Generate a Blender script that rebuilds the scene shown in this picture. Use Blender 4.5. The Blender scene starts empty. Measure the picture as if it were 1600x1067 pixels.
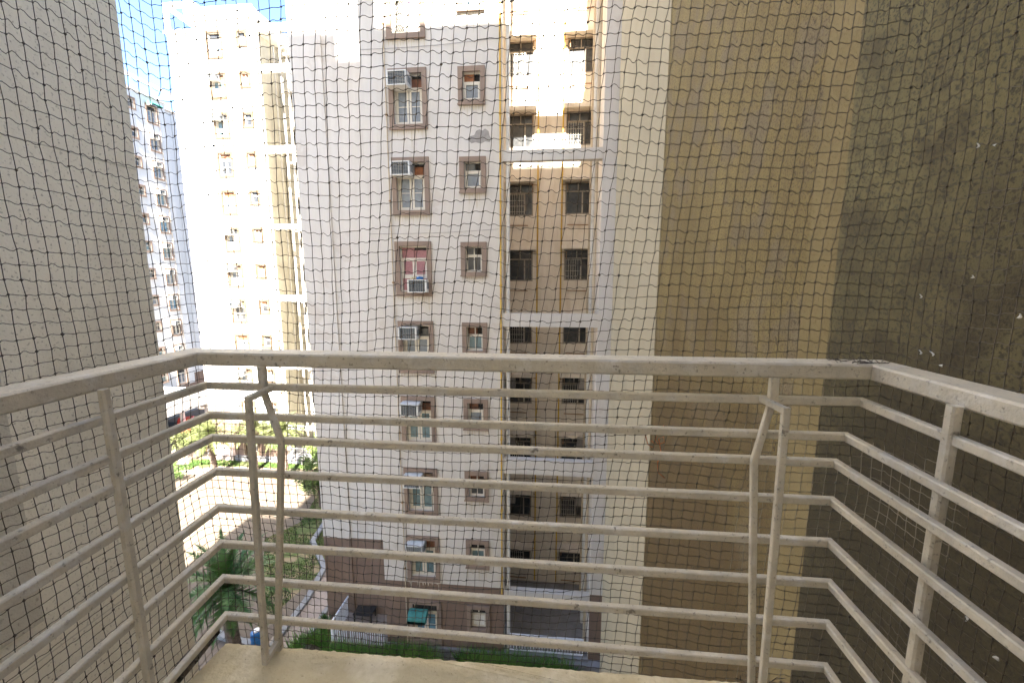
import bpy, math, random
import numpy as np
from mathutils import Vector, Matrix
random.seed(7); rng = np.random.default_rng(7)
R = math.radians
sc = bpy.context.scene
col = sc.collection

# ------------------------------------------------------------------ helpers
def tag(o, label=None, cat=None, group=None, kind=None):
    if label: o['label'] = label
    if cat: o['category'] = cat
    if group: o['group'] = group
    if kind: o['kind'] = kind
    return o

def empty(name, loc=(0, 0, 0), rz=0):
    o = bpy.data.objects.new(name, None); o.location = loc; o.rotation_euler = (0, 0, rz)
    o.empty_display_size = .2
    col.objects.link(o); return o

def link(name, me, parent=None, loc=None, rz=0):
    o = bpy.data.objects.new(name, me)
    if parent: o.parent = parent
    if loc is not None: o.location = loc
    if rz: o.rotation_euler = (0, 0, rz)
    col.objects.link(o); return o

class MB:
    def __init__(s, sx=1):
        s.v = []; s.f = []; s.sx = sx
    def add(s, vs, fs):
        n = len(s.v)
        s.v += [(a * s.sx, b, c) for a, b, c in vs]
        s.f += [tuple(i + n for i in (f if s.sx > 0 else f[::-1])) for f in fs]
    def box(s, x0, x1, y0, y1, z0, z1):
        s.add([(x0,y0,z0),(x1,y0,z0),(x1,y1,z0),(x0,y1,z0),(x0,y0,z1),(x1,y0,z1),(x1,y1,z1),(x0,y1,z1)],
              [(0,3,2,1),(4,5,6,7),(0,1,5,4),(1,2,6,5),(2,3,7,6),(3,0,4,7)])
    def quad(s, a, b, c, d): s.add([a, b, c, d], [(0, 1, 2, 3)])
    def tube(s, pts, r, n=8, caps=True, rf=None):
        pts = [Vector(p) for p in pts]; rings = []
        vs = []
        for i, p in enumerate(pts):
            d = (pts[min(i+1, len(pts)-1)] - pts[max(i-1, 0)]).normalized()
            u = Vector((0, 0, 1)) if abs(d.z) < .9 else Vector((1, 0, 0))
            a = d.cross(u).normalized(); b = d.cross(a).normalized()
            rr = rf(i) if rf else r
            for k in range(n):
                t = 2 * math.pi * k / n
                vs.append(tuple(p + a * math.cos(t) * rr + b * math.sin(t) * rr))
        fs = []
        for i in range(len(pts)-1):
            for k in range(n):
                k2 = (k+1) % n
                fs.append((i*n+k, i*n+k2, (i+1)*n+k2, (i+1)*n+k))
        if caps:
            fs.append(tuple(range(n))[::-1]); fs.append(tuple((len(pts)-1)*n + k for k in range(n)))
        s.add(vs, fs)
    def sweep(s, pts, w, h, c=None, up=(0, 0, 1), wob=0):
        """chamfered rectangular tube along pts, mitred; w across, h along up"""
        pts = [Vector(p) for p in pts]; c = c if c is not None else min(w, h) * .16
        prof = [(w/2-c, -h/2), (w/2, -h/2+c), (w/2, h/2-c), (w/2-c, h/2), (-w/2+c, h/2), (-w/2, h/2-c), (-w/2, -h/2+c), (-w/2+c, -h/2)]
        vs = []; U = Vector(up)
        for i, p in enumerate(pts):
            d0 = (p - pts[i-1]).normalized() if i else (pts[1]-p).normalized()
            d1 = (pts[i+1]-p).normalized() if i < len(pts)-1 else d0
            s0 = d0.cross(U).normalized(); s1 = d1.cross(U).normalized()
            m = (s0 + s1).normalized(); m = m / max(.35, m.dot(s1))
            dd = (d0 + d1).normalized(); uu = m.normalized().cross(dd).normalized()
            if uu.dot(U) < 0: uu = -uu
            j = 1 + random.uniform(-wob, wob)
            for a, b in prof: vs.append(tuple(p + m * a * j + uu * b * j))
        fs = []
        for i in range(len(pts)-1):
            for k in range(8):
                k2 = (k+1) % 8
                fs.append((i*8+k, i*8+k2, (i+1)*8+k2, (i+1)*8+k))
        fs.append(tuple(range(8))); fs.append(tuple((len(pts)-1)*8+k for k in range(8))[::-1])
        s.add(vs, fs)
    def panel(s, x0, x1, z0, z1, y, holes, depth=.22):
        """wall facing -y at plane y, with openings (x0,x1,z0,z1) and their reveals"""
        hs = [h for h in holes if h[0] < x1 and h[1] > x0 and h[2] < z1 and h[3] > z0]
        xs = sorted({x0, x1} | {v for h in hs for v in h[:2] if x0 < v < x1})
        zs = sorted({z0, z1} | {v for h in hs for v in h[2:] if z0 < v < z1})
        for i in range(len(xs)-1):
            for j in range(len(zs)-1):
                cx = (xs[i]+xs[i+1])/2; cz = (zs[j]+zs[j+1])/2
                if any(h[0] < cx < h[1] and h[2] < cz < h[3] for h in hs): continue
                s.quad((xs[i],y,zs[j]),(xs[i+1],y,zs[j]),(xs[i+1],y,zs[j+1]),(xs[i],y,zs[j+1]))
        for a, b, c, d in hs:
            c = max(c, z0); d = min(d, z1); e = y + depth
            s.quad((a,y,c),(a,e,c),(a,e,d),(a,y,d)); s.quad((b,y,c),(b,y,d),(b,e,d),(b,e,c))
            s.quad((a,y,c),(b,y,c),(b,e,c),(a,e,c)); s.quad((a,y,d),(a,e,d),(b,e,d),(b,y,d))
    def mesh(s, name, mat=None, smooth=False):
        me = bpy.data.meshes.new(name); me.from_pydata(s.v, [], s.f)
        if mat: me.materials.append(mat)
        if smooth: me.shade_smooth()
        me.update(); return me
    def build(s, name, mat, parent=None, loc=None, smooth=False, rz=0):
        return link(name, s.mesh(name, mat, smooth), parent, loc, rz)

# ------------------------------------------------------------------ materials
def N(nt, t, **kw):
    n = nt.nodes.new(t)
    for k, v in kw.items():
        if k in n.inputs.keys(): n.inputs[k].default_value = v
        else: setattr(n, k, v)
    return n
def c4(c): return (c[0], c[1], c[2], 1)

def mat(name, color, color2=None, scale=3, rough=.85, stain=None, stain_amt=.0, stain_map=(1.2, 1.2, .12), speck=None, speck_scale=60, speck_t=(.62, .68), speck_amt=1.0,
        grain=0, grain_scale=150, metal=0, spec=.3, patches=None, patch_scale=4, patch_t=(.6, .63), fleck=None, fleck_scale=20, fleck_t=(.66,.70), shade_stain=None):
    m = bpy.data.materials.new(name); m.use_nodes = True; nt = m.node_tree; nt.nodes.clear(); L = nt.links
    out = N(nt, 'ShaderNodeOutputMaterial'); b = N(nt, 'ShaderNodeBsdfPrincipled', Roughness=rough, Metallic=metal)
    b.inputs['Specular IOR Level'].default_value = spec
    L.new(b.outputs[0], out.inputs[0])
    tc = N(nt, 'ShaderNodeTexCoord'); P = tc.outputs['Object']
    def noise(sc_, det=4, src=P, rough_=.6):
        n = N(nt, 'ShaderNodeTexNoise', Scale=sc_, Detail=det, Roughness=rough_); L.new(src, n.inputs['Vector']); return n.outputs['Fac']
    def ramp(fac, a, c):
        r = N(nt, 'ShaderNodeMapRange'); r.inputs['From Min'].default_value = a; r.inputs['From Max'].default_value = c
        L.new(fac, r.inputs['Value']); return r.outputs[0]
    def mix(fac, a, c, amt=1.0):
        x = N(nt, 'ShaderNodeMix', data_type='RGBA')
        if amt != 1.0:
            q = N(nt, 'ShaderNodeMath', operation='MULTIPLY'); L.new(fac, q.inputs[0]); q.inputs[1].default_value = amt; fac = q.outputs[0]
        L.new(fac, x.inputs['Factor'])
        for s_, v in ((6, a), (7, c)):
            if isinstance(v, tuple): x.inputs[s_].default_value = c4(v)
            else: L.new(v, x.inputs[s_])
        return x.outputs[2]
    c = color if color2 is None else mix(ramp(noise(scale), .35, .65), color, color2)
    if patches is not None: c = mix(ramp(noise(patch_scale, 6), *patch_t), c, patches)
    if stain is not None:
        mp = N(nt, 'ShaderNodeMapping'); mp.inputs['Scale'].default_value = stain_map; L.new(P, mp.inputs[0])
        c = mix(ramp(noise(2.2, 6, mp.outputs[0], .7), .45, .75), c, stain, stain_amt)
    if shade_stain is not None:  # noisy blotch: part stain, part fall into shade painted into the colour
        dc, ds, dcol, damt = shade_stain
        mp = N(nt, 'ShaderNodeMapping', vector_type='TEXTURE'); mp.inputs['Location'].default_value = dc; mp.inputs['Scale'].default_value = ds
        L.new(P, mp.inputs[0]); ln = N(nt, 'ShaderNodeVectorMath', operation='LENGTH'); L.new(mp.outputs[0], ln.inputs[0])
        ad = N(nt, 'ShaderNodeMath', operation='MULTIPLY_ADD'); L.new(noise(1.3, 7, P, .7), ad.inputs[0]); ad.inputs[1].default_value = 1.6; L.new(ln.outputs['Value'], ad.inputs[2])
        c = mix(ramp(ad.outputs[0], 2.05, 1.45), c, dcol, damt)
    if fleck is not None: c = mix(ramp(noise(fleck_scale, 4), *fleck_t), c, fleck)
    if speck is not None: c = mix(ramp(noise(speck_scale, 3), *speck_t), c, speck, speck_amt)
    if isinstance(c, tuple): b.inputs['Base Color'].default_value = c4(c)
    else: L.new(c, b.inputs['Base Color'])
    if grain:
        bp = N(nt, 'ShaderNodeBump', Strength=grain, Distance=.01); L.new(noise(grain_scale, 3), bp.inputs['Height']); L.new(bp.outputs[0], b.inputs['Normal'])
    return m

M = {}
M['cream'] = mat('cream_wall_paint', (.56,.525,.485), (.52,.485,.445), .6, stain=(.38,.33,.26), stain_amt=.30, grain=.25, grain_scale=30, patches=(.50,.455,.41), patch_scale=.5)
M['cream2'] = mat('pale_wall_paint', (.62,.61,.60), (.57,.56,.545), .5, stain=(.42,.4,.36), stain_amt=.3, grain=.2, grain_scale=30)
M['white'] = mat('white_wall_paint', (.78,.765,.73), (.74,.725,.69), .5, stain=(.5,.45,.36), stain_amt=.3)
M['brown'] = mat('brown_wall_paint', (.19,.13,.098), (.165,.113,.084), .9, stain=(.2,.16,.14), stain_amt=.35, grain=.2, grain_scale=30)
M['surround'] = mat('brown_surround_paint', (.265,.195,.15), (.225,.163,.125), 2.5, stain=(.2,.16,.14), stain_amt=.4)
M['surround2'] = mat('sun_offset_surround', (.12,.085,.055), (.10,.07,.045), 2.5)  # same surround brown, darkened in the colour to offset full sun
M['frame'] = mat('cream_frame_paint', (.60,.56,.48), (.5,.46,.39), 6, rough=.6)
M['dirtyframe'] = mat('old_frame_paint', (.34,.30,.25), (.24,.2,.16), 6, rough=.7)
M['glass'] = mat('dusty_glass', (.13,.15,.175), (.18,.2,.22), 5, rough=.22, spec=.6)
M['glassteal'] = mat('teal_glass', (.09,.14,.15), (.14,.2,.21), 5, rough=.2, spec=.6)
M['glassblue'] = mat('blue_curtain_glass', (.10,.2,.27), (.14,.25,.33), 9, rough=.25, spec=.6)
M['glassdark'] = mat('dark_glass', (.025,.027,.03), (.06,.06,.06), 4, rough=.2, spec=.6)
M['pinkcurtain'] = mat('pink_curtain', (.34,.17,.17), (.27,.13,.14), 14, rough=.8)
M['purple'] = mat('purple_curtain', (.33,.2,.55), (.42,.28,.62), 9, rough=.8)
M['board'] = mat('orange_brown_board', (.30,.12,.05), (.16,.06,.03), 5, rough=.7)
M['board2'] = mat('dark_brown_board', (.12,.055,.035), (.2,.09,.05), 6, rough=.7)
M['acwhite'] = mat('ac_casing', (.68,.68,.66), (.58,.57,.54), 7, rough=.45)
M['acgrille'] = mat('ac_grille', (.055,.075,.10), (.03,.042,.055), 30, rough=.5)
M['shaft'] = mat('shaft_wall_paint', (.72,.655,.57), (.655,.59,.50), .8, stain=(.44,.34,.23), stain_amt=.45, stain_map=(1.6,1.6,.3), grain=.3, grain_scale=20)
M['shaftpale'] = mat('pale_shaft_paint', (.56,.54,.48), (.48,.46,.40), .8, stain=(.34,.31,.22), stain_amt=.4, stain_map=(1.6,1.6,.2))
M['stain'] = mat('drip_stain_paint', (.50,.445,.37), (.45,.40,.32), 9)
M['yellow'] = mat('yellow_pipe_paint', (.62,.42,.06), (.5,.3,.06), 3, rough=.5, stain=(.25,.11,.04), stain_amt=.4)
M['rust'] = mat('rusty_pipe', (.34,.21,.11), (.25,.14,.07), 4, rough=.8)
M['pvc'] = mat('pvc_pipe', (.6,.585,.55), (.5,.47,.42), 3, rough=.5)
M['beige'] = mat('beige_pipe', (.5,.42,.31), (.42,.34,.24), 3, rough=.6)
M['cement'] = mat('bare_cement', (.30,.28,.26), (.24,.22,.21), 8, grain=.6, grain_scale=40)
M['plinth'] = mat('grey_plinth', (.27,.26,.26), (.2,.19,.19), 2, grain=.3, grain_scale=20)
M['whitemetal'] = mat('white_metal', (.74,.75,.8), rough=.4)
M['green'] = mat('green_canvas', (.04,.16,.13), (.06,.22,.2), 5, rough=.7)
M['rail'] = mat('painted_rail', (.575,.52,.425), (.49,.445,.36), 9, rough=.55, stain=(.33,.31,.28), stain_amt=.6, stain_map=(7,7,7), speck=(.16,.145,.125), speck_scale=85, speck_t=(.60,.72), speck_amt=.75, grain=.35, grain_scale=90, fleck=(.20,.18,.155), fleck_scale=26, fleck_t=(.66,.72), patches=(.62,.60,.57), patch_scale=18, patch_t=(.5,.75))
M['wood'] = mat('weathered_timber', (.075,.06,.05), (.22,.2,.18), 22, rough=.9, grain=1, grain_scale=90, speck=(.02,.018,.015), speck_scale=40, speck_t=(.5,.6))
M['slab'] = mat('balcony_concrete', (.64,.565,.39), (.58,.505,.345), 4, rough=.9, grain=.5, grain_scale=60, patches=(.78,.71,.56), patch_scale=5, patch_t=(.52,.66), speck=(.3,.24,.15), speck_scale=75, speck_t=(.62,.72), speck_amt=.6, fleck=(.1,.07,.04), fleck_scale=24, fleck_t=(.735,.75), stain=(.42,.33,.2), stain_amt=.5, stain_map=(3,3,3))
M['lwall'] = mat('textured_wall_left', (.87,.82,.69), (.82,.77,.645), .9, grain=.6, grain_scale=60, stain=(.5,.455,.365), stain_amt=.5, stain_map=(.8,.8,.35), speck=(.34,.30,.23), speck_scale=48, speck_t=(.58,.68), speck_amt=.7)
M['lrough'] = mat('rough_wall_left', (.62,.585,.49), (.55,.51,.42), 4, grain=.8, grain_scale=50, speck=(.27,.23,.18), speck_scale=38, speck_t=(.62,.68), speck_amt=.6)
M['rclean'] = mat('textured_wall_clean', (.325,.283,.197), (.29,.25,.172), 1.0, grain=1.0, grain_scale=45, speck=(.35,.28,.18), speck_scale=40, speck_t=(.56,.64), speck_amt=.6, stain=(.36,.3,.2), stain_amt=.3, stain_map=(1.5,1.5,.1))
M['rdark'] = mat('grimy_wall', (.205,.152,.057), (.145,.104,.036), .9, grain=.8, grain_scale=70, fleck=(.04,.025,.01), fleck_scale=17, fleck_t=(.63,.67), shade_stain=((1.69,5.2,11.6),(3,3.6,3.6),(.075,.045,.014),.8), speck=(.05,.033,.013), speck_scale=55, speck_t=(.52,.60), speck_amt=.75, stain=(.085,.058,.024), stain_amt=.55, stain_map=(4.5,4.5,.14), patches=(.16,.122,.065), patch_scale=2.2, patch_t=(.5,.6))  # grime, plus a low blotch that paints in the wall's shade
M['rdark2'] = mat('grimy_wall_near', (.135,.112,.048), (.095,.078,.031), 1.0, grain=.4, grain_scale=110, fleck=(.02,.014,.006), fleck_scale=26, fleck_t=(.63,.67), shade_stain=((1.67,1.6,13.9),(3,2.2,2.3),(.028,.02,.008),.85), speck=(.02,.015,.007), speck_scale=60, speck_t=(.52,.60), speck_amt=.8, stain=(.05,.038,.02), stain_amt=.5, stain_map=(1.5,1.5,.4), patches=(.07,.055,.023), patch_scale=3, patch_t=(.5,.62))  # low blotch darkens the colour to carry the near wall's shade
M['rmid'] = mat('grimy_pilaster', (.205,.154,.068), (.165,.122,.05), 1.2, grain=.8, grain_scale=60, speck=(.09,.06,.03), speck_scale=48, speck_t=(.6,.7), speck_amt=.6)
M['net'] = mat('net_twine', (.07,.056,.043), (.10,.082,.065), 12, rough=.7)
M['sand'] = mat('sandy_ground', (.15,.118,.09), (.132,.103,.078), .35, rough=.95, speck=(.105,.083,.062), speck_scale=3, speck_t=(.5,.75), speck_amt=.5, grain=.4, grain_scale=8)
M['lawn'] = mat('lawn_soil', (.055,.085,.022), (.10,.11,.04), .8, rough=.95, patches=(.22,.165,.10), patch_scale=.9, patch_t=(.48,.58), grain=.6, grain_scale=12)
M['grass'] = mat('grass_blades', (.045,.095,.018), (.085,.125,.03), .7, rough=.7)
M['kerb'] = mat('grey_kerb', (.22,.22,.225), (.17,.17,.175), 3, grain=.3, grain_scale=20)
M['paving'] = mat('pink_paving', (.28,.23,.20), (.24,.195,.17), 2, grain=.4, grain_scale=12, speck=(.2,.17,.15), speck_scale=14, speck_t=(.6,.7))
M['weeds'] = mat('weed_leaves', (.085,.20,.035), (.14,.25,.05), 1.5, rough=.6)
M['bark'] = mat('palm_bark', (.14,.105,.08), (.075,.055,.045), 8, rough=.95, grain=1, grain_scale=15)
M['palm'] = mat('palm_leaf', (.03,.085,.02), (.07,.13,.028), 1.2, rough=.55)
M['olive'] = mat('olive_leaf', (.075,.10,.03), (.125,.135,.05), .8, rough=.7)
M['bush'] = mat('bush_leaf', (.065,.12,.03), (.14,.17,.05), .9, rough=.65)
M['dryleaf'] = mat('dry_leaf', (.32,.2,.08), (.22,.13,.05), 4, rough=.8)
M['red'] = mat('red_car_paint', (.55,.035,.03), rough=.25, spec=.6)
M['black'] = mat('black_rubber', (.02,.02,.02), rough=.7)
M['blue'] = mat('blue_plastic', (.03,.16,.42), rough=.4)
M['orange'] = mat('orange_cord', (.45,.14,.04), rough=.6)
M['palish'] = mat('palish_net_twine', (.24,.21,.165), (.18,.155,.12), 12, rough=.9)  # paler twine tone for patches of the net
M['feather'] = mat('feather_white', (.78,.77,.75), (.55,.54,.52), 60, rough=.8)
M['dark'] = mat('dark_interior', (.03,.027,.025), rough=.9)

# ------------------------------------------------------------------ windows (shared meshes)
def ring(m, x0, x1, z0, z1, b, y0, y1):
    m.box(x0, x1, y0, y1, z1-b, z1); m.box(x0, x1, y0, y1, z0, z0+b)
    m.box(x0, x0+b, y0, y1, z0+b, z1-b); m.box(x1-b, x1, y0, y1, z0+b, z1-b)
WIDE = (1.40, 2.04); SMALL = (.97, 1.26)
HB = .17     # border of the surround
def surround(w, h, mt='surround'):
    m = MB(); ring(m, -w/2, w/2, 0, h, HB, -.07, .004)
    m.box(-w/2-.02, w/2+.02, -.10, -.07, -.012, .05)
    return m.mesh('window', M[mt])
S_W = surround(*WIDE); S_S = surround(*SMALL); S_W2 = surround(*WIDE, 'surround2'); S_S2 = surround(*SMALL, 'surround2')
def frame_wide(kind):
    w, h = WIDE[0]/2-HB-.003, WIDE[1]-HB-.003; m = MB()
    t = h-.48; y0, y1 = .10, .15
    ring(m, -w, w, HB+.003, h, .045, y0, y1)
    m.box(-w+.045, w-.045, y0-.01, y1-.002, t, t+.05)
    if kind != 'low':
        for a, b in ((-w+.05, -.015), (.015, w-.05)): ring(m, a, b, HB+.052, t-.004, .075, y0+.005, y1-.006)
    else:
        m.box(-w+.045, w-.045, y0-.01, y1-.002, HB+.5, HB+.55)
        for a, b in ((-w+.05, -.015), (.015, w-.05)): ring(m, a, b, HB+.555, t-.004, .06, y0+.005, y1-.006)
    m.box(-w+.05, w-.05, y0+.02, y0+.035, (HB+t)/2+.02, (HB+t)/2+.045)
    return m.mesh('window_frame', M['frame'])
def pane_wide(k, mt):
    w = WIDE[0]/2-HB; h = WIDE[1]-HB; t = h-.48; m = MB()
    m.box(-w+.04, w-.04, .125, .135, HB+.04, t+.01); return m.mesh('pane', mt)
def transom_wide(mt):
    w = WIDE[0]/2-HB; h = WIDE[1]-HB; t = h-.48; m = MB()
    m.box(-w+.03, -.02, .135, .142, t+.03, h-.02); m.box(0.0, w-.03, .14, .15, t+.03, h-.14)
    m.box(.0, .012, .11, .14, t+.03, h-.02)
    return m.mesh('transom_panel', mt)
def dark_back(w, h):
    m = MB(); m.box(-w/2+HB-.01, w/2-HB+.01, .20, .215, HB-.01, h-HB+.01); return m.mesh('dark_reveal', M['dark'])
def frame_small(kind):
    w, h = SMALL[0]/2-HB-.003, SMALL[1]-HB-.003; m = MB(); t = h-.33; y0, y1 = .09, .14
    ring(m, -w, w, HB+.003, h, .03, y0, y1); m.box(-w+.03, w-.03, y0-.008, y1-.003, t, t+.045)
    if kind == 0: ring(m, -w+.04, w-.04, HB+.036, t-.004, .06, y0-.012, y1-.007)
    else:
        m.box(-.016, .016, y0+.004, y1-.007, HB+.034, h-.034); ring(m, -w+.034, w-.034, HB+.036, t-.004, .04, y0+.008, y1-.009)
    return m.mesh('window_frame', M['frame'])
def pane_small(mt):
    w = SMALL[0]/2-HB; m = MB(); m.box(-w+.02, w-.02, .118, .126, HB+.02, SMALL[1]-HB-.34); return m.mesh('pane', mt)
def transom_small(mt):
    w = SMALL[0]/2-HB; m = MB(); t = SMALL[1]-HB-.33
    m.box(-w+.02, .08, .125, .132, t+.02, SMALL[1]-HB-.02); return m.mesh('transom_panel', mt)
FW = {k: frame_wide(k) for k in ('std', 'low')}; FS = [frame_small(0), frame_small(1)]
PW = {k: pane_wide(k, M[k]) for k in ('glass', 'glassteal', 'glassblue', 'pinkcurtain', 'glassdark')}
TW = {k: transom_wide(M[k]) for k in ('board', 'board2', 'pinkcurtain', 'glassdark', 'surround')}
PS = {k: pane_small(M[k]) for k in ('glass', 'glassteal', 'glassdark', 'acwhite', 'glassblue')}
TS = {k: transom_small(M[k]) for k in ('board', 'board2', 'glassdark')}
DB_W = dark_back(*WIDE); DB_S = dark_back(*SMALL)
gm = MB()     # diamond grille
for k in range(-14, 15):
    for sgn in (-1, 1):
        a = Vector((k*.075-.45*sgn, .06, .2)); b = Vector((k*.075+.45*sgn, .06, 1.8))
        # clip to |x|<.5
        pts = []
        for t in [i/16 for i in range(17)]:
            p = a.lerp(b, t)
            if abs(p.x) < .52: pts.append(p)
        if len(pts) > 1: gm.tube([pts[0], pts[-1]], .006, 3, caps=False)
GRILLE = gm.mesh('grille', M['frame'])
cm = MB()
for k in range(12): cm.quad((.08+k*.033, .15+.012*(k % 2), .25), (.08+(k+1)*.033, .15+.012*((k+1) % 2), .25), (.08+(k+1)*.033, .15+.012*((k+1) % 2), 1.4), (.08+k*.033, .15+.012*(k % 2), 1.4))
CURT = cm.mesh('curtain', M['purple'])

def window(root, sx, x, y, z, wide, frame='std', pane='glass', trans='board', extra=None):
    tw_ = root == globals().get('tower')
    o = link('window', (S_W2 if wide else S_S2) if tw_ else (S_W if wide else S_S), root, (x*sx, y, z))
    if wide: parts = [('window_frame', FW[frame]), ('pane', PW[pane]), ('transom_panel', TW[trans]), ('dark_reveal', DB_W)]
    else: parts = [('window_frame', FS[frame]), ('pane', PS[pane]), ('transom_panel', TS[trans]), ('dark_reveal', DB_S)]
    for n, me in parts:
        if n == 'pane' and extra == 'grille': continue
        link(n, me, o)
    if extra == 'grille': link('grille', GRILLE, o); link('curtain', CURT, o)
    return o

# shaft windows
def shaft_win_meshes():
    w, h = 1.18, 1.45
    f = MB(); ring(f, -w/2, w/2, 0, h, .06, .03, .09); f.box(-w/2+.06, w/2-.06, .035, .085, h-.45, h-.4)
    f.box(w/2-.42, w/2-.36, .036, .084, .06, h-.45); f.box(-.02, .02, .04, .08, h-.4, h-.06)
    g = MB()
    for k in range(7): g.tube([(-w/2+.1+k*.11, .02, .08), (-w/2+.1+k*.11, .02, h-.46)], .007, 4, caps=False)
    for k in range(4): g.tube([(-w/2+.06, .015, .2+k*.25), (.2, .015, .2+k*.25)], .007, 4, caps=False)
    p = MB(); p.box(-w/2+.05, w/2-.05, .10, .11, .05, h-.05)
    s = MB(); s.box(-w/2-.12, w/2+.12, -.5, .0, h+.06, h+.15); s.box(-w/2-.12, w/2+.12, -.5, -.46, h-.02, h+.06)
    return f.mesh('window', M['dirtyframe']), g.mesh('grille', M['frame']), p.mesh('pane', M['glassdark']), s.mesh('sunshade', M['shaft'])
SWF, SWG, SWP, SWS = shaft_win_meshes()
bl = MB()
for i in range(3): bl.box(-.22+.02*i, .2-.01*i, -.34-.02*i, -.02, .86+.2*i, 1.05+.2*i)
BLK = bl.mesh('duct_box', M['cement'])

BEAMS = [(35.38,35.9),(32.45,33.0),(26.4,26.95),(20.43,20.81),(14.48,14.98),(8.59,9.2),(3.07,3.42)]
def building(root, sx, wall_m, visible_shaft, extra_right):
    rnd = random.Random(3 if sx > 0 else 5)
    WX, SX_ = -5.31, -2.99
    tops_w = [2.66+3*k for k in range(12)]; tops_s = [2.62+3*k for k in range(12)]
    holes = [(WX-WIDE[0]/2+HB, WX+WIDE[0]/2-HB, t-WIDE[1]+HB, t-HB) for t in tops_w]
    holes += [(SX_-SMALL[0]/2+HB, SX_+SMALL[0]/2-HB, t-SMALL[1]+HB, t-HB) for t in tops_s]
    RX = [2.73, 5.05]
    rholes = [(RX[0]-SMALL[0]/2+HB, RX[0]+SMALL[0]/2-HB, t-SMALL[1]+HB, t-HB) for t in tops_s]
    w = MB(sx)
    w.panel(-7.05, -1.9, 3.5, 36.4, 0, holes)
    w.panel(1.64, 8.0, 3.5, 36.4, 0, rholes)
    w.quad((-7.05,1.46,.5),(-7.05,0,.5),(-7.05,0,36.4),(-7.05,1.46,36.4))
    w.quad((-1.9,0,.5),(-1.9,.35,.5),(-1.9,.35,36.4),(-1.9,0,36.4)); w.quad((-1.9,.35,.5),(-3.0,.35,.5),(-3.0,.35,36.4),(-1.9,.35,36.4))
    # bay A and B
    w.quad((-10.58,1.4,4.34),(-9.25,1.4,4.34),(-9.25,1.4,36.4),(-10.58,1.4,36.4))
    w.quad((-9.25,1.4,4.34),(-9.25,1.46,4.34),(-9.25,1.46,36.4),(-9.25,1.4,36.4))
    w.quad((-9.25,1.46,4.34),(-7.05,1.46,4.34),(-7.05,1.46,36.4),(-9.25,1.46,36.4))
    w.quad((-10.58,13,0),(-10.58,1.4,0),(-10.58,1.4,36.4),(-10.58,13,36.4))
    w.quad((8,0,0),(8,13,0),(8,13,36.4),(8,0,36.4)); w.quad((8,13,0),(-10.58,13,0),(-10.58,13,36.4),(8,13,36.4))
    w.build('wall', wall_m, root)
    b = MB(sx)
    b.panel(-7.05, -1.9, .5, 3.5, 0, holes)
    b.build('ground_floor_wall', M['brown'], root); b = MB(sx)
    b.quad((-10.58,1.4,0),(-9.25,1.4,0),(-9.25,1.4,4.34),(-10.58,1.4,4.34)); b.quad((-9.25,1.4,0),(-9.25,1.46,0),(-9.25,1.46,4.34),(-9.25,1.4,4.34))
    b.quad((-9.25,1.46,0),(-7.05,1.46,0),(-7.05,1.46,4.34),(-9.25,1.46,4.34))
    b.build('ground_floor_wall', M['brown'], root)
    b = MB(sx); b.panel(1.64, 8, .5, 3.5, 0, []); b.build('ground_floor_wall', M['brown'], root)
    # plinth
    p = MB(sx); p.box(-7.05, -1.98, -.12, .3, 0, .5); p.box(-1.98, 8, -.3, .3, 0, .46); p.box(-1.9, 1.64, -.12, .4, .46, .56)
    p.build('plinth', M['plinth'], root)
    pt = MB(sx); pt.box(-9.6, -7.06, -.25, 1.39, 0, .5); pt.box(-9.24, -7.06, 1.39, 1.455, 0, .5); pt.build('patio', M['paving'], root)
    # roof
    r = MB(sx); r.box(-10.75, -2.05, 1.2, 13.1, 36.4, 36.6); r.box(-7.2, -1.75, -.15, 1.2, 36.4, 36.6); r.box(1.5, 8.1, -.15, 13.1, 36.4, 36.6); r.box(-2.05, 1.5, 4.2, 13.1, 36.4, 36.6)
    r.build('roof', wall_m, root)
    q = MB(sx)
    if sx > 0: q.box(-7.9, -2.1, .2, .35, 36.6, 37.5)
    else: q.box(-2.4, -2.26, .2, .35, 36.6, 37.4)
    q.box(-2.25, -2.1, .35, 5.2, 36.6, 37.4); 
    if sx > 0: q.box(-7.9, -7.75, .35, 6, 36.6, 37.5)
    q.build('parapet_or_shadow_step', wall_m, root)
    fr = MB(sx)
    xa = -3.3 if sx < 0 else -8.05
    for x in (-10.5, xa):
        for y in (1.45, 5.2): fr.box(x-.14, x+.14, y-.14, y+.14, 36.6, 38.4)
    fr.box(-10.64, xa+.14, 1.3, 1.6, 38.4, 38.7); fr.box(-10.64, xa+.14, 5.05, 5.35, 38.4, 38.7)
    for x in (-10.5, xa): fr.box(x-.14, x+.14, 1.6, 5.05, 38.4, 38.7)
    fr.box(-10.64, -9.2, 5.1, 5.3, 36.6, 38.4)
    fr.build('roof_frame', wall_m, root)
    # shaft
    s = MB(sx)
    sh_holes = [(-2.19, -1.01, 2.62+3*k-1.45+.0, 2.62+3*k) for k in range(12)] + [(.45, 1.63, 2.66+3*k-1.45, 2.66+3*k) for k in range(12)]
    s.panel(-3.0, 1.64, .5, 36.4, 4.35, sh_holes)
    s.quad((-3.0,.35,.5),(-3.0,4.35,.5),(-3.0,4.35,36.4),(-3.0,.35,36.4)); s.quad((1.64,0.0,.5),(1.64,0.0,36.4),(1.64,4.35,36.4),(1.64,4.35,.5))
    s.build('shaft_wall', M['shaftpale'] if visible_shaft else M['shaft'], root)
    fl = MB(sx); fl.box(-2.99, 1.63, .02, 4.34, .35, .49); fl.build('shaft_floor', M['plinth'], root)
    for z0, z1 in BEAMS:
        bm = MB(sx); bm.box(-1.895, 1.635, -.02, .26, z0, z1); bm.build('beam', wall_m, root)
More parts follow.
